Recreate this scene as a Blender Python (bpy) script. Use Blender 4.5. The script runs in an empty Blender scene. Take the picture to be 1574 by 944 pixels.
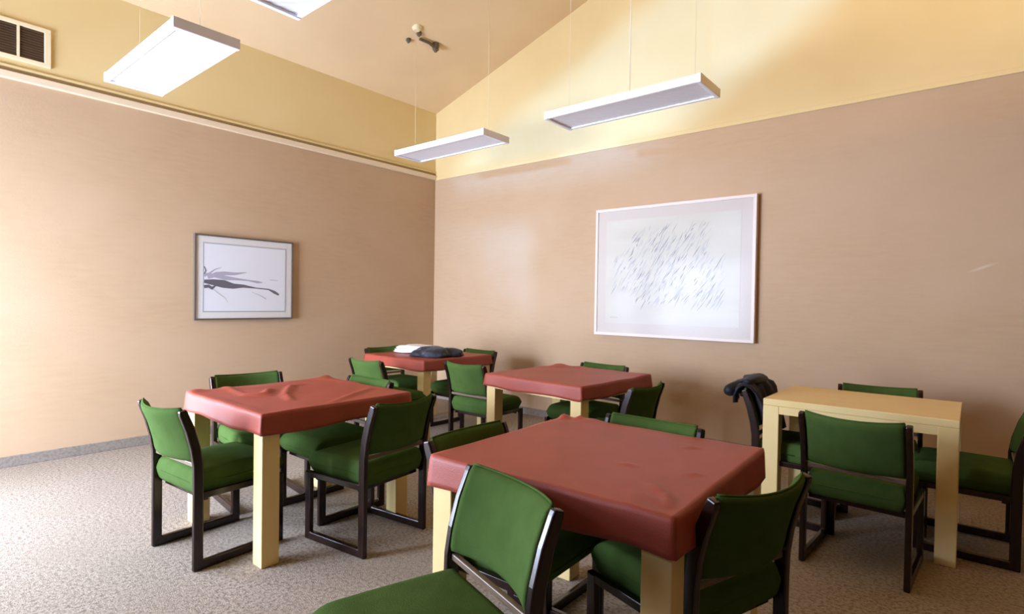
import bpy, bmesh, math, random
from mathutils import Vector, Matrix
random.seed(7)
S = bpy.context.scene
COL = S.collection

# ------------------------------------------------------------------ camera
def rad(a): return math.radians(a)
H, YAW, PITCH, ROLL, FPX = 1.2892, rad(39.687), rad(-0.97), rad(0.911), 854.56
Fv = Vector((-math.sin(YAW)*math.cos(PITCH), math.cos(YAW)*math.cos(PITCH), math.sin(PITCH)))
Rv = Vector((math.cos(YAW), math.sin(YAW), 0)); Uv = Rv.cross(Fv)
R2 = Rv*math.cos(ROLL)+Uv*math.sin(ROLL); U2 = -Rv*math.sin(ROLL)+Uv*math.cos(ROLL)
cd = bpy.data.cameras.new('camera'); cam = bpy.data.objects.new('camera', cd); COL.objects.link(cam)
M3 = Matrix((R2, U2, -Fv)).transposed()
cam.matrix_world = Matrix.Translation((0, 0, H)) @ M3.to_4x4()
cd.sensor_width = 36; cd.lens = FPX/1574*36; cd.shift_y = 5.467/1574; cd.clip_start = .05
S.camera = cam
S.view_settings.view_transform = 'Standard'; S.view_settings.look = 'None'
S.view_settings.gamma = 1; S.view_settings.use_curve_mapping = False
S.view_settings.exposure = 0.0

# ------------------------------------------------------------------ light
LX, RY, TRIM, EAVE, SLOPE = -5.483, 4.989, 2.860, 3.730, 0.3095     # left wall, back wall, heights, roof slope
RX, FY = 2.6, -1.4                                                   # right wall, front wall
def roof(x): return EAVE + SLOPE*(x-LX)
world = bpy.data.worlds.new('world'); S.world = world; world.use_nodes = True
bg = world.node_tree.nodes['Background']; bg.inputs[0].default_value = (.93, .96, 1, 1); bg.inputs[1].default_value = .6
def area(name, loc, rot, sx, sy, power, color):
    l = bpy.data.lights.new(name, 'AREA'); l.shape = 'RECTANGLE'; l.size = sx; l.size_y = sy; l.energy = power; l.color = color
    o = bpy.data.objects.new(name, l); o.location = loc; o.rotation_euler = rot; COL.objects.link(o); return o
W1 = (-5.35, -3.35, .12, 2.25)        # main window in the front wall: x0 x1 z0 z1
W2 = (-1.25, -.15, .12, 2.25)         # side window in the left wall: y0 y1 z0 z1
W3 = [(-4.3, 2.45), (-2.6, 2.45), (-1.24, 3.33), (-1.24, 4.0), (-2.37, 3.56), (-4.3, 2.70)]   # added opening, outlined to shape the spot's streak on the back wall
area('daylight_front', ((W1[0]+W1[1])/2, FY-.25, (W1[2]+W1[3])/2), (rad(90), 0, 0), 2.0, 2.15, 390, (.84, .97, 1.28)).data.spread = rad(150)
area('sky_front', ((W1[0]+W1[1])/2, FY-1.3, 2.9), (rad(42), 0, 0), 2.6, 2.2, 300, (.80, .95, 1.32))
area('daylight_left', (LX-.25, (W2[0]+W2[1])/2, (W2[2]+W2[3])/2), (rad(90), 0, rad(-90)), 1.1, 2.15, 330, (.84, .96, 1.25))
area('warm_fill', (1.2, 2.0, 2.5), (rad(180), 0, 0), 1.2, 1.2, 125, (1, .66, .18))  # added fill to warm the right side, no fixture belongs to it
sp = bpy.data.lights.new('streak_spot', 'SPOT'); sp.energy = 12000; sp.color = (.10, .40, 1.0); sp.shadow_soft_size = .35  # added spot outside, throws the pale streak on the upper back wall
sp.spot_size = rad(20); sp.spot_blend = .6
so = bpy.data.objects.new('streak_spot', sp); so.location = (-2.5, -14, 2.2); COL.objects.link(so)
so.rotation_euler = (Vector((-2.6, RY, 3.75))-Vector(so.location)).to_track_quat('-Z', 'Y').to_euler()

# ------------------------------------------------------------------ materials
def mat(name, color, rough=.6, spec=.5, coat=0, noise=None, bump=None, metallic=0, sheen=0):
    m = bpy.data.materials.new(name); m.use_nodes = True; nt = m.node_tree; b = nt.nodes['Principled BSDF']
    b.inputs['Base Color'].default_value = (*color, 1); b.inputs['Roughness'].default_value = rough
    b.inputs['Specular IOR Level'].default_value = spec; b.inputs['Coat Weight'].default_value = coat
    b.inputs['Coat Roughness'].default_value = .12; b.inputs['Metallic'].default_value = metallic
    if sheen: b.inputs['Sheen Weight'].default_value = sheen; b.inputs['Sheen Roughness'].default_value = .4
    tc = nt.nodes.new('ShaderNodeTexCoord')
    def noisetex(scale, stretch, detail=4):
        mp = nt.nodes.new('ShaderNodeMapping'); mp.inputs['Scale'].default_value = stretch
        nt.links.new(tc.outputs['Object'], mp.inputs[0])
        n = nt.nodes.new('ShaderNodeTexNoise'); n.inputs['Scale'].default_value = scale; n.inputs['Detail'].default_value = detail
        nt.links.new(mp.outputs[0], n.inputs[0]); return n
    if noise:
        prev = None
        for (scale, stretch, c2, lo, hi) in noise:
            n = noisetex(scale, stretch)
            r = nt.nodes.new('ShaderNodeMapRange'); r.inputs[1].default_value = lo; r.inputs[2].default_value = hi
            nt.links.new(n.outputs[0], r.inputs[0])
            mx = nt.nodes.new('ShaderNodeMix'); mx.data_type = 'RGBA'
            nt.links.new(r.outputs[0], mx.inputs[0])
            if prev: nt.links.new(prev.outputs[2], mx.inputs[6])
            else: mx.inputs[6].default_value = (*color, 1)
            mx.inputs[7].default_value = (*c2, 1); prev = mx
        nt.links.new(prev.outputs[2], b.inputs['Base Color'])
    if bump:
        scale, stretch, strength = bump
        n = noisetex(scale, stretch); bp = nt.nodes.new('ShaderNodeBump'); bp.inputs['Strength'].default_value = strength
        bp.inputs['Distance'].default_value = .004
        nt.links.new(n.outputs[0], bp.inputs['Height']); nt.links.new(bp.outputs[0], b.inputs['Normal'])
    return m
WOODS = (1, 1, 1)
M = {}
M['paper'] = mat('wallpaper', (.56, .39, .235), .75, .12, noise=[(6, (1, 1, 6), (.53, .365, .225), .35, .75), (1.3, (1, 1, 1.5), (.58, .41, .26), .4, .75)], bump=(60, (1, 1, 8), .25))
M['yellow'] = mat('yellow_paint', (.82, .65, .33), .6, .2, noise=[(1.2, WOODS, (.78, .60, .29), .4, .7)], bump=(120, WOODS, .08))
M['ceil'] = mat('ceiling_paint', (.80, .61, .37), .7, .2, noise=[(1.5, WOODS, (.76, .57, .34), .4, .7)], bump=(90, WOODS, .15))
M['brown'] = mat('brown_unseen_wall', (.08, .05, .03), .6, .3)  # for the unseen walls, kept dark to cut bounced light
M['carpet'] = mat('carpet', (.36, .30, .235), .95, .1, noise=[(60, WOODS, (.19, .15, .11), .42, .64), (150, WOODS, (.50, .43, .35), .56, .74), (2, WOODS, (.28, .23, .17), .45, .95)], bump=(150, WOODS, .8))
M['base'] = mat('baseboard', (.30, .26, .215), .9, .2, noise=[(60, WOODS, (.23, .195, .16), .4, .65)])
M['trim'] = mat('trim_paint', (.82, .67, .47), .5, .3)
M['groove_shade'] = mat('groove_shade', (.42, .31, .16), .7, .2)  # shadow line above the left trim, put into the strip's colour
M['wood'] = mat('dark_wood', (.009, .003, .002), .22, .5, noise=[(18, (6, 6, .6), (.022, .007, .004), .4, .7)])
M['rail'] = mat('rail_wood', (.17, .11, .065), .4, .5, noise=[(20, (1, 6, 6), (.11, .07, .04), .4, .7)])
M['green'] = mat('green_fabric', (.062, .108, .027), .95, .03, noise=[(14, WOODS, (.053, .094, .022), .4, .7)], bump=(260, WOODS, .35))
M['cloth'] = mat('maroon_cloth', (.34, .062, .034), .5, .4, noise=[(6, WOODS, (.30, .052, .028), .4, .7)], bump=(300, WOODS, .25))
M['cream'] = mat('cream_laminate', (.78, .60, .27), .4, .4, noise=[(3, (1, 8, 1), (.75, .56, .23), .4, .7)])
M['white'] = mat('white_enamel', (.90, .88, .88), .35, .5)
M['diff'] = mat('prismatic_diffuser', (.78, .76, .77), .3, .5)
M['wire'] = mat('wire', (.74, .60, .38), .4, .5)
M['brass'] = mat('aged_metal', (.13, .10, .06), .5, .5, metallic=.3)
M['vent'] = mat('vent_dark', (.13, .08, .045), .7, .3)
M['creamframe'] = mat('vent_frame', (.86, .74, .48), .5, .3)
M['black'] = mat('black_coat', (.006, .005, .009), .6, .3, sheen=.08, noise=[(12, WOODS, (.014, .012, .02), .5, .7)])
M['navy'] = mat('dark_jacket', (.018, .018, .026), .6, .35, sheen=.15, noise=[(16, WOODS, (.07, .07, .09), .55, .7)])
M['towel'] = mat('white_cotton', (.82, .81, .79), .8, .2)
M['darkframe'] = mat('picture_frame_dark', (.13, .10, .075), .4, .5)
M['creampic'] = mat('picture_frame_cream', (.80, .68, .60), .4, .5)
M['mat'] = mat('mat_board', (.84, .82, .78), .7, .2)
M['matpink'] = mat('mat_board_warm', (.63, .56, .49), .6, .2)
M['sheet'] = mat('art_sheet', (.88, .90, .94), .6, .2)
M['sheet2'] = mat('art_sheet_warm', (.66, .63, .54), .7, .1, noise=[(2.5, (1, 1, 3), (.62, .59, .50), .4, .7)])
M['ink'] = mat('grey_ink', (.17, .16, .19), .7, .2)
M['inkpale'] = mat('pale_ink', (.50, .47, .56), .7, .2)
M['pencil'] = mat('pencil_grey', (.50, .50, .48), .7, .2)
M['pencil2'] = mat('pencil_dark', (.32, .32, .31), .7, .2)
M['line'] = mat('mat_bevel_line', (.50, .53, .54), .6, .2)
M['alu'] = mat('window_aluminium', (.5, .48, .45), .4, .5)
def glassmat(name, rough, base, col=(1, 1, 1)):
    m = bpy.data.materials.new(name); m.use_nodes = True; nt = m.node_tree; nt.nodes.clear()
    o = nt.nodes.new('ShaderNodeOutputMaterial'); mx = nt.nodes.new('ShaderNodeMixShader'); t = nt.nodes.new('ShaderNodeBsdfTransparent')
    g = nt.nodes.new('ShaderNodeBsdfGlossy'); lw = nt.nodes.new('ShaderNodeLayerWeight'); pw = nt.nodes.new('ShaderNodeMath'); pw.operation = 'POWER'; pw.inputs[1].default_value = 4; f = nt.nodes.new('ShaderNodeMath'); f.operation = 'MULTIPLY_ADD'; f.inputs[1].default_value = .5; f.inputs[2].default_value = base; nt.links.new(lw.outputs['Facing'], pw.inputs[0]); nt.links.new(pw.outputs[0], f.inputs[0])
    g.inputs['Roughness'].default_value = rough; t.inputs[0].default_value = (*col, 1)
    nt.links.new(f.outputs[0], mx.inputs[0]); nt.links.new(t.outputs[0], mx.inputs[1]); nt.links.new(g.outputs[0], mx.inputs[2]); nt.links.new(mx.outputs[0], o.inputs[0])
    return m
M['glass'] = glassmat('clear_glass', .02, .03); M['picglass'] = glassmat('picture_glass', .16, .006)

# light scuff on the wallpaper: a rubbed streak with a place of its own on the back wall
nt = M['paper'].node_tree; b = nt.nodes['Principled BSDF']; src = b.inputs['Base Color'].links[0].from_socket
g = nt.nodes.new('ShaderNodeNewGeometry'); mp = nt.nodes.new('ShaderNodeMapping'); mp.vector_type = 'TEXTURE'
mp.inputs['Location'].default_value = (.04, RY, 1.57); mp.inputs['Rotation'].default_value = (0, rad(-22), 0); mp.inputs['Scale'].default_value = (.085, .3, .012)
ln = nt.nodes.new('ShaderNodeVectorMath'); ln.operation = 'LENGTH'
mr = nt.nodes.new('ShaderNodeMapRange'); mr.inputs[1].default_value = 1.1; mr.inputs[2].default_value = .3; mr.inputs[4].default_value = .45
mx = nt.nodes.new('ShaderNodeMix'); mx.data_type = 'RGBA'; mx.inputs[7].default_value = (.80, .68, .55, 1)
nt.links.new(g.outputs['Position'], mp.inputs[0]); nt.links.new(mp.outputs[0], ln.inputs[0]); nt.links.new(ln.outputs['Value'], mr.inputs[0])
nt.links.new(mr.outputs[0], mx.inputs[0]); nt.links.new(src, mx.inputs[6]); nt.links.new(mx.outputs[2], b.inputs['Base Color'])

# ------------------------------------------------------------------ mesh helpers
def link(name, bm, mats, parent=None, loc=(0, 0, 0), smooth=False, bevel=0, seg=2):
    me = bpy.data.meshes.new(name); bmesh.ops.recalc_face_normals(bm, faces=bm.faces); bm.to_mesh(me); bm.free()
    for m in (mats if isinstance(mats, (list, tuple)) else [mats]): me.materials.append(m)
    if smooth:
        for p in me.polygons: p.use_smooth = True
    o = bpy.data.objects.new(name, me); COL.objects.link(o); o.location = loc; o.parent = parent
    if bevel:
        md = o.modifiers.new('bevel', 'BEVEL'); md.width = bevel; md.segments = seg; md.limit_method = 'ANGLE'; md.angle_limit = rad(40)
    return o
def box(bm, x0, x1, y0, y1, z0, z1, mi=0):
    vs = [bm.verts.new(p) for p in ((x0, y0, z0), (x1, y0, z0), (x1, y1, z0), (x0, y1, z0), (x0, y0, z1), (x1, y0, z1), (x1, y1, z1), (x0, y1, z1))]
    for f in ((0, 3, 2, 1), (4, 5, 6, 7), (0, 1, 5, 4), (1, 2, 6, 5), (2, 3, 7, 6), (3, 0, 4, 7)):
        bm.faces.new([vs[i] for i in f]).material_index = mi
def nb(*a):
    bm = bmesh.new()
    if a: box(bm, *a)
    return bm
def poly(bm, pts, mi=0):
    f = bm.faces.new([bm.verts.new(p) for p in pts]); f.material_index = mi; return f
def tube(bm, pts, r, n=8):
    pts = [Vector(p) for p in pts]; rings = []
    for i, p in enumerate(pts):
        d = (pts[min(i+1, len(pts)-1)]-pts[max(i-1, 0)]).normalized()
        a = d.orthogonal().normalized(); c = d.cross(a)
        rr = r[i] if isinstance(r, (list, tuple)) else r
        rings.append([bm.verts.new(p+(a*math.cos(t)+c*math.sin(t))*rr) for t in [2*math.pi*k/n for k in range(n)]])
    for A, B in zip(rings, rings[1:]):
        for k in range(n): bm.faces.new((A[k], A[(k+1) % n], B[(k+1) % n], B[k]))
    bm.faces.new(rings[0][::-1]); bm.faces.new(rings[-1])
def thing(name, label, cat, loc=(0, 0, 0), rot=0, group=None):
    o = bpy.data.objects.new(name, None); COL.objects.link(o); o.location = loc; o.rotation_euler = (0, 0, rad(rot)); o.empty_display_size = .1
    o['label'] = label; o['category'] = cat
    if group: o['group'] = group
    return o
def struct(o): o['kind'] = 'structure'; return o

# ------------------------------------------------------------------ room shell
bm = nb(LX-.1, RX+.1, FY-.1, RY+.1, -.1, 0); struct(link('floor', bm, M['carpet']))
# left wall with a window opening near the front: lower papered zone, upper painted zone
bm = bmesh.new(); T = .12
def wallx(x0, x1, holes_y):
    y0, y1, z0, z1 = holes_y
    for a, b_, c, d in ((FY, y0, 0, TRIM), (y1, RY, 0, TRIM), (y0, y1, 0, z0), (y0, y1, z1, TRIM)): box(bm, x0, x1, a, b_, c, d, 0)
wallx(LX-T, LX, W2); box(bm, LX-T, LX, FY, RY, TRIM, EAVE, 1)
struct(link('wall_left', bm, [M['paper'], M['yellow']]))
def prism_y(bm, pts, y0, y1, mi=0):
    a = [bm.verts.new((x, y0, z)) for x, z in pts]; b_ = [bm.verts.new((x, y1, z)) for x, z in pts]; n = len(pts)
    fs = [bm.faces.new(a), bm.faces.new(b_[::-1])]+[bm.faces.new((a[i], b_[i], b_[(i+1) % n], a[(i+1) % n])) for i in range(n)]
    for f in fs: f.material_index = mi
bm = bmesh.new(); box(bm, LX-T, RX+T, RY, RY+T, 0, TRIM, 0)
prism_y(bm, [(LX-T, TRIM), (RX+T, TRIM), (RX+T, roof(RX+T)), (LX-T, roof(LX-T))], RY, RY+T, 1)
struct(link('wall_back', bm, [M['paper'], M['yellow']]))
bm = bmesh.new(); box(bm, RX, RX+T, FY, RY, 0, TRIM, 0); box(bm, RX, RX+T, FY, RY, TRIM, roof(RX), 1)
struct(link('wall_right', bm, [M['brown'], M['brown']]))
bm = bmesh.new(); zb_ = 2.45
for a, b_, c, d in ((LX-T, W1[0], 0, zb_), (W1[1], RX+T, 0, zb_), (W1[0], W1[1], 0, W1[2]), (W1[0], W1[1], W1[3], zb_)): box(bm, a, b_, FY-T, FY, c, d, 0)
prism_y(bm, [(LX-T, zb_), (W3[0][0], zb_), (W3[0][0], roof(W3[0][0])), (LX-T, roof(LX-T))], FY-T, FY, 1)
prism_y(bm, [(W3[2][0], zb_), (RX+T, zb_), (RX+T, roof(RX+T)), (W3[2][0], roof(W3[2][0]))], FY-T, FY, 1)
prism_y(bm, [W3[1], (W3[2][0], zb_), W3[2]], FY-T, FY, 1)
for (xa, za), (xb, zb) in ((W3[5], W3[4]), (W3[4], W3[3])): prism_y(bm, [(xa, za), (xb, zb), (xb, roof(xb)), (xa, roof(xa))], FY-T, FY, 1)
struct(link('wall_front', bm, [M['brown'], M['brown']]))
bm = bmesh.new(); prism_y(bm, [(LX-T, roof(LX-T)), (RX+T, roof(RX+T)), (RX+T, roof(RX+T)+.1), (LX-T, roof(LX-T)+.1)], FY-T, RY+T)
struct(link('ceiling', bm, M['ceil']))
struct(link('baseboard_left', nb(LX, LX+.012, FY, RY, 0, .08), M['base'], bevel=.003))
struct(link('baseboard_back', nb(LX, RX, RY-.012, RY, 0, .08), M['base'], bevel=.003))
bm = nb(LX, LX+.032, FY, RY, TRIM, TRIM+.055); o = struct(link('trim_1', bm, M['trim'], bevel=.006))
link('shadow_gap', nb(LX, LX+.006, FY, RY, TRIM+.055, TRIM+.085), M['groove_shade'], o)
link('top_bead', nb(LX, LX+.016, FY, RY, TRIM+.085, TRIM+.105), M['yellow'], o, bevel=.004)
struct(link('trim_2', nb(LX, RX, RY-.012, RY, TRIM-.004, TRIM+.035), M['yellow'], bevel=.004))
# windows, then the added streak opening
bm = bmesh.new(); x0, x1, z0, z1 = W1
for a in (x0, x0+.65, x0+1.30, x1-.06): box(bm, a, a+.06, FY-.09, FY-.03, z0, z1)
for c in (z0, z1-.06): box(bm, x0, x1, FY-.085, FY-.035, c, c+.06)
w = struct(link('window_1', bm, M['alu'])); link('pane', nb(x0+.01, x1-.01, FY-.063, FY-.057, z0+.01, z1-.01), M['glass'], w)
bm = bmesh.new(); y0, y1, z0, z1 = W2
for a in (y0, (y0+y1)/2-.03, y1-.06): box(bm, LX-.09, LX-.03, a, a+.06, z0, z1)
for c in (z0, z1-.06): box(bm, LX-.085, LX-.035, y0, y1, c, c+.06)
w = struct(link('window_2', bm, M['alu'])); link('pane', nb(LX-.063, LX-.057, y0+.01, y1-.01, z0+.01, z1-.01), M['glass'], w)
bm = bmesh.new(); prism_y(bm, [(-4.3, 2.45), (-2.6, 2.45), (-2.6, 2.48), (-4.3, 2.48)], FY-.09, FY-.03)
w = struct(link('streak_opening', bm, M['alu'])); bm = bmesh.new(); prism_y(bm, W3, FY-.063, FY-.057); link('pane', bm, M['glass'], w)  # sill and pane of the unseen opening added for the streak

# ------------------------------------------------------------------ air vent on the upper left wall
v = thing('air_vent', 'cream-framed wall vent with dark louvres high on the left wall', 'vent', (LX, .78, 3.01))
bm = bmesh.new()
a0, a1, b0, b1 = -.42, .245, 0, .29
for c in ((a0, a1, b0, b0+.03), (a0, a1, b1-.03, b1), (a0, a0+.04, b0+.03, b1-.03), (a1-.04, a1, b0+.03, b1-.03)): box(bm, 0, .02, *c)
link('frame', bm, M['creamframe'], v, bevel=.003)
for m in (-.20, .055): link('mullion', nb(0, .018, m-.008, m+.008, b0+.03, b1-.03), M['creamframe'], v)
link('backing', nb(.001, .004, a0+.02, a1-.02, b0+.02, b1-.02), M['vent'], v)
sl = None
for k in range(12):
    z = b0+.045+k*.0185
    if sl is None:
        bm = bmesh.new(); box(bm, .004, .014, a0+.04, a1-.04, -.0015, .0015)
        for vv in bm.verts: vv.co.z += (vv.co.x-.009)*-.8
        sl = link('louvre', bm, M['vent'], v, (0, 0, z)); base = sl
    else:
        c = base.copy(); COL.objects.link(c); c.parent = v; c.location = (0, 0, z)

# ------------------------------------------------------------------ hanging light fixtures
LL, LW = 1.22, .345
def fixture(label, x, y, z, lower=.0, cord=False):
    t = thing('pendant_light', label, 'light', (x, y, z-.03), 0, 'suspended white light panels')
    bm = bmesh.new(); h = .052; w = .022
    box(bm, -LL/2+.03, LL/2-.03, -LW/2, -LW/2+w, 0, h); box(bm, -LL/2+.03, LL/2-.03, LW/2-w, LW/2, 0, h)
    box(bm, -LL/2+.03, LL/2-.03, -LW/2+w, LW/2-w, h-.012, h)
    link('housing', bm, M['white'], t)
    for s in (-1, 1):
        e = link('end_cap', nb(-.03 if s > 0 else 0, 0 if s > 0 else .03, -LW/2-.004, LW/2+.004, -.004, h+.004), M['white'], t, (s*LL/2, 0, 0), bevel=.004)
    bm = bmesh.new(); nx, ny = 40, 10
    g = [[bm.verts.new((-LL/2+.03+(LL-.06)*i/nx, -LW/2+w+(LW-2*w)*j/ny, .008+.0035*((i+j) % 2))) for j in range(ny+1)] for i in range(nx+1)]
    for i in range(nx):
        for j in range(ny): bm.faces.new((g[i][j], g[i+1][j], g[i+1][j+1], g[i][j+1]))
    link('diffuser', bm, M['diff'], t)
    for lx in (-.5, .5):
        top = roof(x+lx)-(z-.03)
        for ly in (0,):
            bm = bmesh.new(); tube(bm, [(lx, ly, h), (lx, ly*.3, top-.02)], .0015, 6); link('suspension_wire', bm, M['wire'], t)
        bm = bmesh.new(); tube(bm, [(lx, 0, top-.035), (lx, 0, top-.02), (lx, 0, top+.01)], [.03, .045, .05], 14); link('ceiling_cup', bm, M['creamframe'], t)
    if cord:
        bm = bmesh.new(); tube(bm, [(cord, 0, h), (cord, .0, roof(x+cord)-(z-.03)-.01)], .004, 6); link('power_cord', bm, M['trim'], t)
        bm = bmesh.new(); tube(bm, [(cord, 0, h), (cord, 0, h+.02), (cord, 0, h+.05)], [.02, .018, .006], 10); link('cord_grip', bm, M['white'], t)
    return t
fixture('white hanging light panel by the vented left wall, nearest the vent', -3.906, 1.299, 2.750)
fixture('white hanging light panel cut off by the top edge of the photo', -2.713+LL/2, 1.505-LW/2, 2.75)
fixture('white hanging light panel in front of the room corner, smallest looking', -3.922, 3.739, 2.768)
fixture('long white hanging light panel above the large framed picture', -1.957, 3.615, 2.718, cord=.02)

# dark bracket on the ceiling
bx, by = -4.50, 4.0; bz = roof(bx)
t = thing('ceiling_bracket', 'small dark metal bracket and pipe on the sloped ceiling near the corner', 'bracket', (bx, by, bz-.06))
bm = bmesh.new(); tube(bm, [(0, .07, -.03), (0, .07, .0), (0, .07, .06)], [.012, .035, .04], 10); link('sprinkler_head', bm, M['brass'], t)
bm = bmesh.new(); tube(bm, [(-.02, .12, .02), (0, .05, .02), (.01, -.03, .03), (0, -.15, .03)], .016, 8); link('pipe', bm, M['brass'], t)
for py, px, r in ((-.19, .03, .03), (-.22, -.1, .026)):
    bm = bmesh.new(); tube(bm, [(px, py, .02+px*SLOPE), (px, py, .045+px*SLOPE), (px, py, .07+px*SLOPE)], [.008, r, r], 10); link('ceiling_plate', bm, M['brass'], t)

# ------------------------------------------------------------------ pictures
def picture(name, label, cat, loc, rot, w, h, fw, matw, fm, mm, sm, depth):
    # local: x to the right, z up, picture faces -y; wall plane at y = 0
    t = thing(name, label, cat, loc, rot)
    bm = bmesh.new()
    for c in ((-w/2, w/2, 0, fw), (-w/2, w/2, h-fw, h)): box(bm, c[0], c[1], -depth, 0, c[2], c[3])
    for c in ((-w/2, -w/2+fw), (w/2-fw, w/2)): box(bm, c[0], c[1], -depth, 0, fw, h-fw)
    link('frame', bm, fm, t, bevel=.002)
    link('mat_board', nb(-w/2+fw, w/2-fw, -depth+.010, -depth+.016, fw, h-fw), mm, t)
    link('art_sheet', nb(-w/2+matw, w/2-matw, -depth+.0085, -depth+.010, matw, h-matw), sm, t)
    link('glass_pane', nb(-w/2+fw, w/2-fw, -depth+.003, -depth+.005, fw, h-fw), M['picglass'], t)
    return t
def ribbon(bm, pts, ws, y, mi=0):
    # flat brush mark in the xz plane
    n = len(pts); up = []; dn = []
    for i in range(n):
        a = Vector(pts[max(i-1, 0)]); b_ = Vector(pts[min(i+1, n-1)]); d = (b_-a).normalized(); nrm = Vector((-d.y, d.x)); p = Vector(pts[i])
        u = p+nrm*ws[i]/2; q = p-nrm*ws[i]/2
        up.append(bm.verts.new((u.x, y, u.y))); dn.append(bm.verts.new((q.x, y, q.y)))
    for i in range(n-1): bm.faces.new((up[i], up[i+1], dn[i+1], dn[i])).material_index = mi
w, h = .950, .794
t1 = picture('framed_picture', 'small framed ink brush picture with white mat on the left wall', 'picture', (LX, 2.043+w/2, 1.068), 90, w, h, .016, .085, M['darkframe'], M['mat'], M['sheet'], .036)
# grey keyline round the sheet
bm = bmesh.new(); y = -.036+.009; e = .085
for c in ((-w/2+e-.012, w/2-e+.012, e-.012, e), (-w/2+e-.012, w/2-e+.012, h-e, h-e+.012), (-w/2+e-.012, -w/2+e, e, h-e), (w/2-e, w/2-e+.012, e, h-e)): box(bm, c[0], c[1], y-.001, y+.002, c[2], c[3])
link('keyline', bm, M['line'], t1)
def P1(u, v_): return (-w/2+e+(w-2*e)*u, e+(h-2*e)*v_)
bm = bmesh.new(); y = -.036+.008
ribbon(bm, [P1(*p) for p in ((.0, .44), (.10, .43), (.22, .41), (.34, .38), (.46, .385), (.62, .36), (.78, .345), (.86, .30), (.92, .26))], [.03, .055, .075, .05, .03, .010, .012, .03, .018], y, 0)
ribbon(bm, [P1(*p) for p in ((.0, .55), (.12, .53), (.25, .50), (.38, .49), (.52, .475), (.64, .455), (.70, .45))], [.02, .035, .04, .022, .012, .024, .006], y, 1)
ribbon(bm, [P1(*p) for p in ((.0, .52), (.06, .56), (.12, .62), (.20, .66))], [.022, .018, .010, .003], y-.0004, 1)
ribbon(bm, [P1(*p) for p in ((.04, .50), (.14, .55), (.24, .57), (.36, .57), (.50, .60))], [.03, .045, .035, .025, .004], y-.0008, 1)
ribbon(bm, [P1(*p) for p in ((.0, .36), (.05, .37), (.09, .34), (.13, .38))], [.03, .03, .03, .01], y-.0012, 0)
ribbon(bm, [P1(*p) for p in ((.10, .33), (.18, .25), (.24, .20), (.28, .12))], [.006, .008, .006, .002], y-.0012, 2)
ribbon(bm, [P1(*p) for p in ((.56, .30), (.68, .24), (.75, .19))], [.003, .008, .012], y-.0012, 2)
ribbon(bm, [P1(*p) for p in ((.80, .50), (.90, .49))], [.008, .006], y-.0012, 2)
ribbon(bm, [P1(*p) for p in ((.0, .66), (.02, .60), (.0, .55))], [.008, .01, .008], y-.0012, 0)
link('brush_marks', bm, [M['ink'], M['inkpale'], mat('faint_ink', (.62, .62, .62), .7, .2)], t1)
w2, h2 = 1.569, 1.270
t2 = picture('framed_picture', 'large framed abstract drawing of slanting grey strokes on the back wall', 'picture', (-2.996+w2/2, RY, .963), 0, w2, h2, .028, .125, M['creampic'], M['matpink'], M['sheet2'], .055)
bm = bmesh.new(); y = -.055+.008
rr = random.Random(3)
def P2(u, v_): return (-w2/2+.14+(w2-.28)*u, .14+(h2-.28)*v_)
def inside(u, v_):
    # strokes fill a slanting band, like rain across the sheet
    if v_ > .92 or v_ < .17 or u < .06 or u > .90: return False
    if v_ > .72 and (u < .22): return False
    if u > .80 and v_ > .60: return False
    if v_ < .28 and u < .25: return False
    if .26 < v_ < .40 and .62 < u < .70: return False
    return True
k = 0
while k < 420:
    u, v_ = rr.random(), rr.random()
    if not inside(u, v_): continue
    den = .5+.5*math.sin(u*9+v_*7)*math.cos(v_*11-u*5)
    if rr.random() > .35+.65*den: continue
    L = rr.uniform(.035, .13); an = rad(rr.gauss(57, 6)); x, z = P2(u, v_); wd = rr.uniform(.004, .011); bow = rr.uniform(-.006, .006)
    dx, dz = math.cos(an)*L/2, math.sin(an)*L/2
    ribbon(bm, [(x-dx, z-dz), (x-dz*0+bow, z), (x+dx, z+dz)], [.002, wd, .001], y-.000002*k, 1 if rr.random() < .3 else 0); k += 1
x, z = P2(.035, .035)
ribbon(bm, [(x, z), (x+.012, z+.014), (x+.02, z), (x+.034, z+.012), (x+.045, z+.002), (x+.06, z+.010), (x+.08, z+.004)], [.003]*7, y-.0008, 1)
link('pencil_strokes', bm, [M['pencil'], M['pencil2']], t2)['kind'] = 'stuff'

# ------------------------------------------------------------------ tables and cloths
TH = .735
def table(name, label, x, y, rot, w, d, leg=.088, apron=.085, group=None):
    t = thing(name, label, 'table', (x, y, 0), rot, group)
    link('tabletop', nb(-w/2, w/2, -d/2, d/2, TH-.04, TH), M['cream'], t, bevel=.004)
    bm = bmesh.new(); i = .002
    for c in ((-w/2+leg, w/2-leg, -d/2+i, -d/2+.022), (-w/2+leg, w/2-leg, d/2-.022, d/2-i)): box(bm, *c, TH-apron, TH-.04)
    for c in ((-w/2+i, -w/2+.022, -d/2+leg, d/2-leg), (w/2-.022, w/2-i, -d/2+leg, d/2-leg)): box(bm, *c, TH-apron, TH-.04)
    link('apron', bm, M['cream'], t)
    for sx in (-1, 1):
        for sy in (-1, 1):
            link('leg', nb(-leg/2, leg/2, -leg/2, leg/2, 0, TH-.04), M['cream'], t, (sx*(w/2-leg/2), sy*(d/2-leg/2), 0), bevel=.004)
    return t
def seg_d(px, py, a, b_):
    ax, ay = a; bx_, by_ = b_; dx, dy = bx_-ax, by_-ay; L = dx*dx+dy*dy
    tt = max(0, min(1, ((px-ax)*dx+(py-ay)*dy)/L)); return math.hypot(px-ax-tt*dx, py-ay-tt*dy), tt
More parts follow.
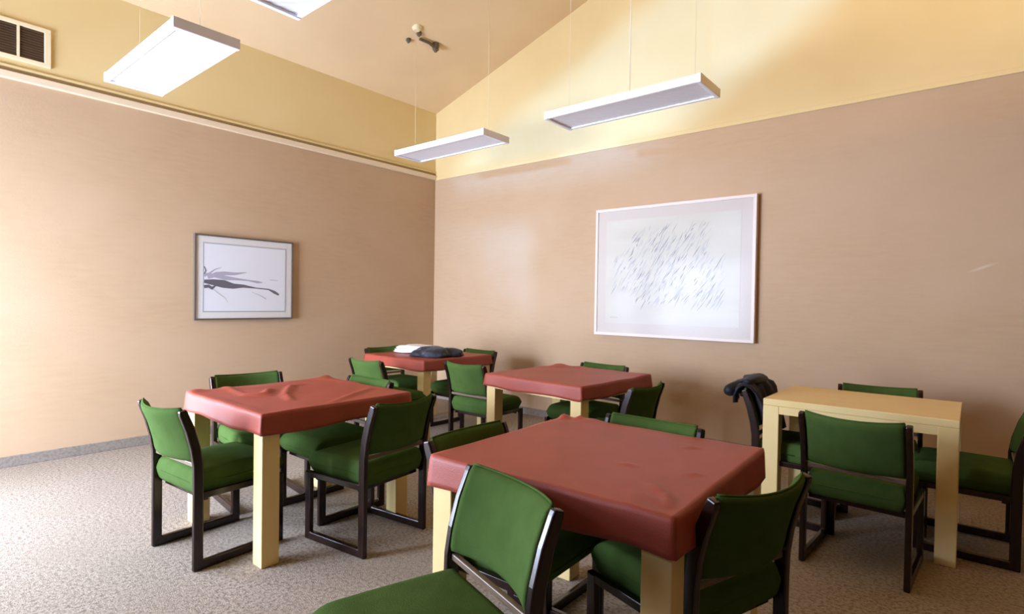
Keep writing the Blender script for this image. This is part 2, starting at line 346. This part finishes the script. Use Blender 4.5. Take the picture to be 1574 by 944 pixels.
def cloth(label, x, y, rot, s, drop, ridges, seed, lift=()):
    """square cloth with short tailored drops; ridges = raised folds in table coordinates (a, b, height, width)"""
    n = 72; r = random.Random(seed); ph = [r.uniform(0, 6.3) for _ in range(12)]
    o = .006; hw = s/2+o
    def top(u, v_):
        z = TH+.0035
        z += .0012*math.sin(u*9+ph[0])*math.sin(v_*11+ph[1])+.0008*math.sin(u*23+v_*17+ph[2])
        for a, b_, h_, wd in ridges:
            d_, tt = seg_d(u, v_, a, b_)
            z += h_*math.exp(-(d_/wd)**2)*(1-.5*abs(tt-.5)*2)
        for (cx, cy, h_, wd) in lift:
            z += h_*math.exp(-((u-cx)**2+(v_-cy)**2)/wd**2)
        return max(z, TH+.0018)
    bm = bmesh.new(); hem = [drop*(1+.05*math.sin(k*1.3+ph[3])) for k in range(4)]
    # perimeter grid: top grid extended by skirt rings
    g = [[None]*(n+1) for _ in range(n+1)]
    for i in range(n+1):
        for j in range(n+1):
            u = -hw+2*hw*i/n; v_ = -hw+2*hw*j/n
            g[i][j] = bm.verts.new((u, v_, top(u, v_)))
    for i in range(n):
        for j in range(n): bm.faces.new((g[i][j], g[i+1][j], g[i+1][j+1], g[i][j+1]))
    per = [(i, 0) for i in range(n)]+[(n, j) for j in range(n)]+[(n-i, n) for i in range(n)]+[(0, n-j) for j in range(n)]
    prev = [g[i][j] for i, j in per]; K = 6
    for k in range(1, K+1):
        ring = []
        for q, (i, j) in enumerate(per):
            u, v_ = -hw+2*hw*i/n, -hw+2*hw*j/n; f = k/K
            side = q//n; tq = (q % n)/n
            wv = .5+.5*math.sin(tq*14+ph[4+side])*math.sin(tq*5+ph[side])
            out = .002+f*(.010*wv+.002)
            cx = (i in (0, n)) and (j in (0, n))
            nx_ = (-1 if i == 0 else 1 if i == n else 0); ny_ = (-1 if j == 0 else 1 if j == n else 0)
            dz = drop*(1+.07*math.sin(tq*9+ph[5+side])-.04*abs(tq-.5))
            ztop = g[i][j].co.z
            ring.append(bm.verts.new((u+nx_*out, v_+ny_*out, ztop-f*dz-.0005)))
        m_ = len(per)
        for q in range(m_): bm.faces.new((prev[q], prev[(q+1) % m_], ring[(q+1) % m_], ring[q]))
        prev = ring
    ob = link('tablecloth', bm, M['cloth'], smooth=True); ob.location = (x, y, 0); ob.rotation_euler = (0, 0, rad(rot))
    md = ob.modifiers.new('thick', 'SOLIDIFY'); md.thickness = .0016; md.offset = 1
    ob['label'] = label; ob['category'] = 'tablecloth'; ob['group'] = 'maroon tablecloths'
    me = ob.data
    for e_ in me.edges: pass
    return ob
TS = .893
T1 = (-3.0045, 1.703, 0); T2 = (-1.0393, 1.7972, 1.9); T3 = (-.4952, 3.8647, 0); T4 = (-4.2346, 3.7906, -.6); T5 = (-2.3689, 3.5435, -3.45)
G = 'cream dining tables'
table('dining_table', 'square cream table under the pink-lit wrinkled cloth, nearest the left wall', *T1, TS-.012, TS-.012, group=G)
table('dining_table', 'square cream table under the foreground maroon cloth', *T2, TS-.012, TS-.012, group=G)
table('dining_table', 'bare cream table without a cloth under the large picture, at right', *T3, .916, .71, group=G)
table('dining_table', 'square cream table in the far corner with folded clothes on its cloth', *T4, TS-.012, TS-.012, apron=.102, group=G)
table('dining_table', 'square cream table by the back wall left of the large picture', *T5, TS-.012, TS-.012, apron=.102, group=G)
def loc1(px, py, T=T1):
    a = rad(-T[2]); dx, dy = px-T[0], py-T[1]; return (dx*math.cos(a)-dy*math.sin(a), dx*math.sin(a)+dy*math.cos(a))
cloth('pink-lit maroon cloth with raised folds on the table nearest the left wall', *T1, TS-.012, .105,
      [(loc1(-3.55, 1.47), loc1(-3.10, 1.44), .010, .022), (loc1(-3.10, 1.44), loc1(-3.02, 1.52), .018, .028), (loc1(-3.06, 1.52), loc1(-3.20, 1.62), .022, .022),
       (loc1(-3.22, 1.76), loc1(-2.98, 1.60), .020, .022), (loc1(-2.98, 1.60), loc1(-2.80, 1.53), .014, .020), (loc1(-3.22, 1.76), loc1(-3.26, 1.86), .012, .028), (loc1(-2.60, 1.66), loc1(-2.82, 2.06), .014, .020),
       ((-.43, -.43), (-.30, .0), .008, .05), ((-.44, .35), (-.1, .44), .009, .03), ((-.44, -.43), (.4, -.41), .004, .02)], 4, [(-.42, -.40, .012, .04), (-.43, .43, .016, .05)])
cloth('smooth maroon cloth on the large foreground table', *T2, TS-.012, .112,
      [(loc1(-.73, 1.56, T2), loc1(-.66, 1.50, T2), .008, .014), (loc1(-.66, 1.50, T2), loc1(-.62, 1.43, T2), .009, .012), (loc1(-.71, 1.47, T2), loc1(-.64, 1.43, T2), .005, .012), (loc1(-.83, 2.05, T2), loc1(-.80, 2.08, T2), .008, .014),
       (loc1(-.91, 1.70, T2), loc1(-.87, 1.71, T2), .006, .012), (loc1(-.70, 1.74, T2), loc1(-.66, 1.76, T2), .006, .012), (loc1(-.75, 1.50, T2), loc1(-.70, 1.36, T2), .004, .02)], 9,
      [(-.43, .41, .020, .025), (-.36, .43, .016, .02), (-.30, .43, .008, .05)])
cloth('maroon cloth carrying folded clothes on the far corner table', *T4, TS-.012, .097, [((-.4, .1), (.3, .2), .004, .04)], 15)
cloth('maroon cloth on the table by the back wall left of the large picture', *T5, TS-.012, .096,
      [((-.43, .2), (-.2, .43), .014, .05), ((.3, .43), (.44, .3), .012, .05), ((-.2, .4), (.2, .42), .006, .05)], 21, [(-.41, .41, .014, .06), (.42, .42, .008, .06)])

# ------------------------------------------------------------------ chairs
HW = .232          # half width to the outside of the side frames
def sweep_frame(pts, wdt, thk):
    """flat bar following pts (y,z), mitred; thickness along x"""
    n = len(pts); L = []; Rr = []
    for i in range(n):
        p = Vector(pts[i])
        if i == 0: d = (Vector(pts[1])-p).normalized(); nr = Vector((-d.y, d.x)); s = 1
        elif i == n-1: d = (p-Vector(pts[i-1])).normalized(); nr = Vector((-d.y, d.x)); s = 1
        else:
            d1 = (p-Vector(pts[i-1])).normalized(); d2 = (Vector(pts[i+1])-p).normalized()
            n1 = Vector((-d1.y, d1.x)); n2 = Vector((-d2.y, d2.x)); nr = (n1+n2).normalized(); s = 1/max(.3, nr.dot(n1))
        w_ = wdt[i] if isinstance(wdt, list) else wdt
        L.append(p+nr*w_/2*s); Rr.append(p-nr*w_/2*s)
    bm = bmesh.new(); q = []
    for i in range(n):
        q.append([bm.verts.new((x_, a.x, a.y)) for x_, a in ((-thk/2, L[i]), (thk/2, L[i]), (thk/2, Rr[i]), (-thk/2, Rr[i]))])
    for A, B in zip(q, q[1:]):
        for k in range(4): bm.faces.new((A[k], A[(k+1) % 4], B[(k+1) % 4], B[k]))
    bm.faces.new(q[0][::-1]); bm.faces.new(q[-1])
    return bm
# the post leans back above the seat
POST = [(-.205, .42), (-.207, .50), (-.219, .58), (-.243, .67), (-.272, .745)]
def lean(z):
    pts = [(-.205, 0)]+POST
    for (ya, za), (yb, zb) in zip(pts, pts[1:]):
        if za <= z <= zb: return ya+(yb-ya)*(z-za)/(zb-za)
    (ya, za), (yb, zb) = pts[-2:]; return yb+(yb-ya)/(zb-za)*(z-zb)
def chair_parts(t):
    bar = .044
    path = [(.205, .365), (.205, .022), (-.205, .022)]+POST+[(-.278, .765)]
    wd = [bar]*3+[bar, bar, bar, .042, .038, .030]
    for s in (-1, 1):
        bm = sweep_frame(path, wd, .026)
        o = link('side_frame', bm, M['wood'], t, (s*(HW-.013), 0, 0), bevel=.006, seg=3)
        link('seat_rail', nb(-.011, .011, -.19, .19, .335, .365), M['wood'], o, bevel=.003)
    link('back_rail', nb(-HW+.026, HW-.026, -.217, -.199, .484, .504), M['rail'], t, bevel=.003)
    link('front_rail', nb(-HW+.026, HW-.026, .150, .172, .318, .345), M['wood'], t, bevel=.003)
    link('rear_rail', nb(-HW+.026, HW-.026, -.172, -.150, .318, .345), M['wood'], t, bevel=.003)
    # seat pad: rounded block, domed, with a waterfall front
    bm = bmesh.new(); nx, ny = 20, 22; wx = HW-.028; rows = []
    def seatp(u, v_, top):
        x_ = u*wx; y_ = -.215+.455*v_
        e = min(1, (1-abs(u))/.08); ev = min(1, v_/.06); ef = min(1, (1-v_)/.16)
        rnd = (1-(1-e)**2)**.5*(1-(1-ev)**2)**.5*(1-(1-ef)**2)**.5 if min(e, ev, ef) >= 0 else 0
        if top: return (x_*(1+.012*math.sin(math.pi*v_)), y_, .41+.058*rnd+.012*(1-u*u)*math.sin(math.pi*min(1, v_*1.05)))
        return (x_, y_, .41-.066*rnd)
    for top in (1, 0):
        g = [[bm.verts.new(seatp(-math.cos(math.pi*i/nx), .5-.5*math.cos(math.pi*j/ny), top)) for j in range(ny+1)] for i in range(nx+1)]
        for i in range(nx):
            for j in range(ny): bm.faces.new((g[i][j], g[i+1][j], g[i+1][j+1], g[i][j+1]))
    bmesh.ops.remove_doubles(bm, verts=bm.verts, dist=.0003)
    so_ = link('seat', bm, M['green'], t, smooth=True)
    bm = bmesh.new(); c = .0
    pts = []
    for k in range(41):
        a = 2*math.pi*k/40; sx = math.copysign(abs(math.cos(a))**.22, math.cos(a)); sy = math.copysign(abs(math.sin(a))**.22, math.sin(a))
        pts.append((sx*(wx-.001), .0125+sy*.228, .405))
    tube(bm, pts, .0035, 6); link('piping', bm, M['green'], so_, smooth=True)
    # backrest pad: bowed back in plan, follows the lean of the posts
    bm = bmesh.new(); nx, nz = 20, 12; z0, z1 = .510, .772; bw = HW-.027
    def backp(u, v_, front):
        z_ = z0+(z1-z0)*v_; e = min(1, (1-abs(u))/.06); ez = min(1, min(v_, 1-v_)/.12)
        th = .019*max(0, 1-(1-e)**2)**.5*max(0, 1-(1-ez)**2)**.5
        mid = lean(z_)+.008-.050*(1-u*u)
        sag = -.012*(1-u*u)*v_
        return (u*bw, mid+(th if front else -th), z_+sag)
    for fr in (1, 0):
        g = [[bm.verts.new(backp(-math.cos(math.pi*i/nx), .5-.5*math.cos(math.pi*j/nz), fr)) for j in range(nz+1)] for i in range(nx+1)]
        for i in range(nx):
            for j in range(nz): bm.faces.new((g[i][j], g[i+1][j], g[i+1][j+1], g[i][j+1]))
    bmesh.ops.remove_doubles(bm, verts=bm.verts, dist=.0003)
    bo = link('backrest', bm, M['green'], t, smooth=True)
    bm = bmesh.new(); pts = []
    for k in range(21):
        p = backp(-1+2*k/20, 1, 1); pts.append((p[0]*.985, p[1], p[2]+.0005))
    tube(bm, pts, .004, 6); link('top_seam', bm, M['green'], bo, smooth=True)
def copy_tree(o, parent=None):
    c = o.copy(); COL.objects.link(c); c.parent = parent
    for ch in list(o.children): copy_tree(ch, c)
    return c
CH = [  # x, y, rot, label, group
 (-3.01, 1.252, 4, 'green chair seen from behind at the near left side of the pink-lit table, leftmost chair', 'chairs at the pink-lit table'),
 (-3.51, 1.72, -97, 'green chair between the pink-lit table and the left wall', 'chairs at the pink-lit table'),
 (-3.04, 1.94, 180, 'green chair tucked in at the far side of the pink-lit table', 'chairs at the pink-lit table'),
 (-2.54, 1.84, 97, 'green chair with a bright post edge at the right side of the pink-lit table', 'chairs at the pink-lit table'),
 (-4.0, 3.14, 0, 'green chair on the near left side of the far corner table', 'chairs at the far corner table'),
 (-3.23, 3.56, 0, 'green chair standing between the far corner table and the table by the back wall', 'chairs at the far corner table'),
 (-4.65, 3.75, -90, 'green chair behind the left edge of the far corner table, by the left wall', 'chairs at the far corner table'),
 (-4.0, 4.03, 180, 'green chair behind the right edge of the far corner table, near the back wall', 'chairs at the far corner table'),
 (-2.40, 3.83, 177, 'green chair behind the table by the back wall, left of the large picture', 'chairs at the table by the back wall'),
 (-1.86, 3.27, 90, 'green chair at the right end of the maroon table by the back wall', 'chairs at the table by the back wall'),
 (-1.09, .955, 163, 'nearest green chair turned away from the foreground table, seat towards the camera', 'chairs at the foreground table'),
 (-.72, 1.79, 72, 'dark green chair at the right side of the foreground table, seen from behind', 'chairs at the foreground table'),
 (-1.28, 1.62, -88, 'green chair at the left side of the foreground table, only its back top showing', 'chairs at the foreground table'),
 (-1.09, 2.035, 180, 'green chair at the far side of the foreground table, only its back top showing', 'chairs at the foreground table'),
 (-.41, 3.30, -3, 'dark green chair in front of the bare cream table, seen from behind', 'chairs at the bare cream table'),
 (-.43, 4.06, 187, 'chair behind the bare cream table against the back wall', 'chairs at the bare cream table'),
 (-.80, 3.78, -90, 'chair with a black coat on its back beside the bare cream table', 'chairs at the bare cream table'),
 (-.02, 3.90, 90, 'green chair at the right end of the bare cream table, cut off', 'chairs at the bare cream table'),
]
proto = None
for x, y, r, lab, grp in CH:
    if proto is None:
        t = thing('dining_chair', lab, 'chair', (x, y, 0), r, grp); chair_parts(t); proto = t
    else:
        t = copy_tree(proto); t.location = (x, y, 0); t.rotation_euler = (0, 0, rad(r)); t['label'] = lab; t['group'] = grp

# ------------------------------------------------------------------ clothes and towel
def lump(bm, cx, cy, cz, rx, ry, rz, seed, amp=.12, n=22, rot=0, flat=True):
    r = random.Random(seed); ph = [r.uniform(0, 6.3) for _ in range(6)]; rings = []
    ca, sa = math.cos(rad(rot)), math.sin(rad(rot))
    for i in range(n//2+1):
        th = math.pi*i/(n//2); ring = []
        for k in range(n):
            a = 2*math.pi*k/n; s = math.sin(th)
            q = 1+amp*(math.sin(3*a+ph[0]+2*th)*.5+math.sin(5*a+4*th+ph[1])*.35+math.sin(7*th+2*a+ph[2])*.3)*s
            x_, y_, z_ = rx*s*math.cos(a)*q, ry*s*math.sin(a)*q, rz*math.cos(th)*q
            if flat and z_ < 0: z_ = max(z_, -.35*rz)
            ring.append(bm.verts.new((cx+x_*ca-y_*sa, cy+x_*sa+y_*ca, cz+z_)))
        rings.append(ring)
    for A, B in zip(rings, rings[1:]):
        for k in range(n): bm.faces.new((A[k], A[(k+1) % n], B[(k+1) % n], B[k]))
    bmesh.ops.remove_doubles(bm, verts=bm.verts, dist=.0005)
zt = TH+.007
# folded white towel: three soft layers
t = thing('folded_towel', 'folded white towel on the far corner table beside the dark jacket', 'towel', (-4.42, 3.76, zt), 20)
for k, (w_, d_) in enumerate(((.34, .26), (.33, .25), (.31, .25))):
    bm = bmesh.new(); nn = 14
    g = {}
    for s_ in (0, 1):
        for i in range(nn+1):
            for j in range(nn+1):
                u, v_ = -1+2*i/nn, -1+2*j/nn; e = min(1, min(1-abs(u), 1-abs(v_))/.15); th = .0125*(1-(1-e)**2)**.5
                g[s_, i, j] = bm.verts.new((u*w_/2, v_*d_/2, (th if s_ else -th)+.003*math.sin(u*4+k)+.003*math.sin(v_*5+k*2)))
        for i in range(nn):
            for j in range(nn): bm.faces.new((g[s_, i, j], g[s_, i+1, j], g[s_, i+1, j+1], g[s_, i, j+1]))
    bmesh.ops.remove_doubles(bm, verts=bm.verts, dist=.0006)
    link('towel_layer', bm, M['towel'], t, (.004*k, .003*k, .017+.024*k), smooth=True)
t = thing('folded_jacket', 'crumpled dark grey jacket on the far corner table beside the white towel', 'jacket', (-4.02, 3.66, zt), 0)
bm = bmesh.new(); lump(bm, 0, 0, .026, .20, .16, .075, 3, .16, 28); link('jacket_body', bm, M['navy'], t, smooth=True)
bm = bmesh.new(); lump(bm, .09, .12, .024, .15, .10, .06, 8, .2, 24, 40); link('sleeve', bm, M['navy'], t, smooth=True)
bm = bmesh.new(); lump(bm, -.10, -.08, .018, .13, .09, .05, 12, .2, 20, -20); link('collar', bm, M['navy'], t, smooth=True)
# coat draped over the chair back (chair 17): chair local frame
cx, cy = -.80, 3.78
t = thing('draped_coat', 'black coat draped over the chair back left of the bare cream table', 'coat', (cx, cy, 0), -90)
bm = bmesh.new(); prof = [(-.318, .70), (-.322, .725), (-.320, .755), (-.312, .782), (-.280, .797), (-.240, .785), (-.212, .745), (-.190, .68), (-.165, .58), (-.150, .50)]
nn = 16; gg = []
for i in range(nn+1):
    u = -1+2*i/nn
    row = []
    for k, (py, pz) in enumerate(prof):
        bow = -.045*(1-u*u)
        wr = .010*math.sin(u*11+k*.8)+.006*math.sin(u*23+k*1.7)
        hang = 0 if 0 < k < len(prof)-1 else .04*math.sin(u*5+k)
        row.append(bm.verts.new((u*.215, py+bow*(.9)+(wr if k < 4 else -wr), pz+hang*.6+.012*math.cos(u*3)*(1 if 2 < k < 6 else 0))))
    gg.append(row)
for i in range(nn):
    for k in range(len(prof)-1): bm.faces.new((gg[i][k], gg[i+1][k], gg[i+1][k+1], gg[i][k+1]))
o = link('coat_body', bm, M['black'], t, smooth=True); md = o.modifiers.new('thick', 'SOLIDIFY'); md.thickness = .016; md.offset = 1
bm = bmesh.new(); lump(bm, .0, -.285, .808, .18, .060, .034, 5, .18, 24, 0, False); link('collar', bm, M['black'], t, smooth=True)
bm = bmesh.new(); tube(bm, [(.10, -.31, .785), (.14, -.335, .77), (.18, -.36, .755), (.21, -.38, .745), (.225, -.39, .74)], [.03, .042, .042, .036, .02], 12); link('sleeve', bm, M['black'], t, smooth=True)
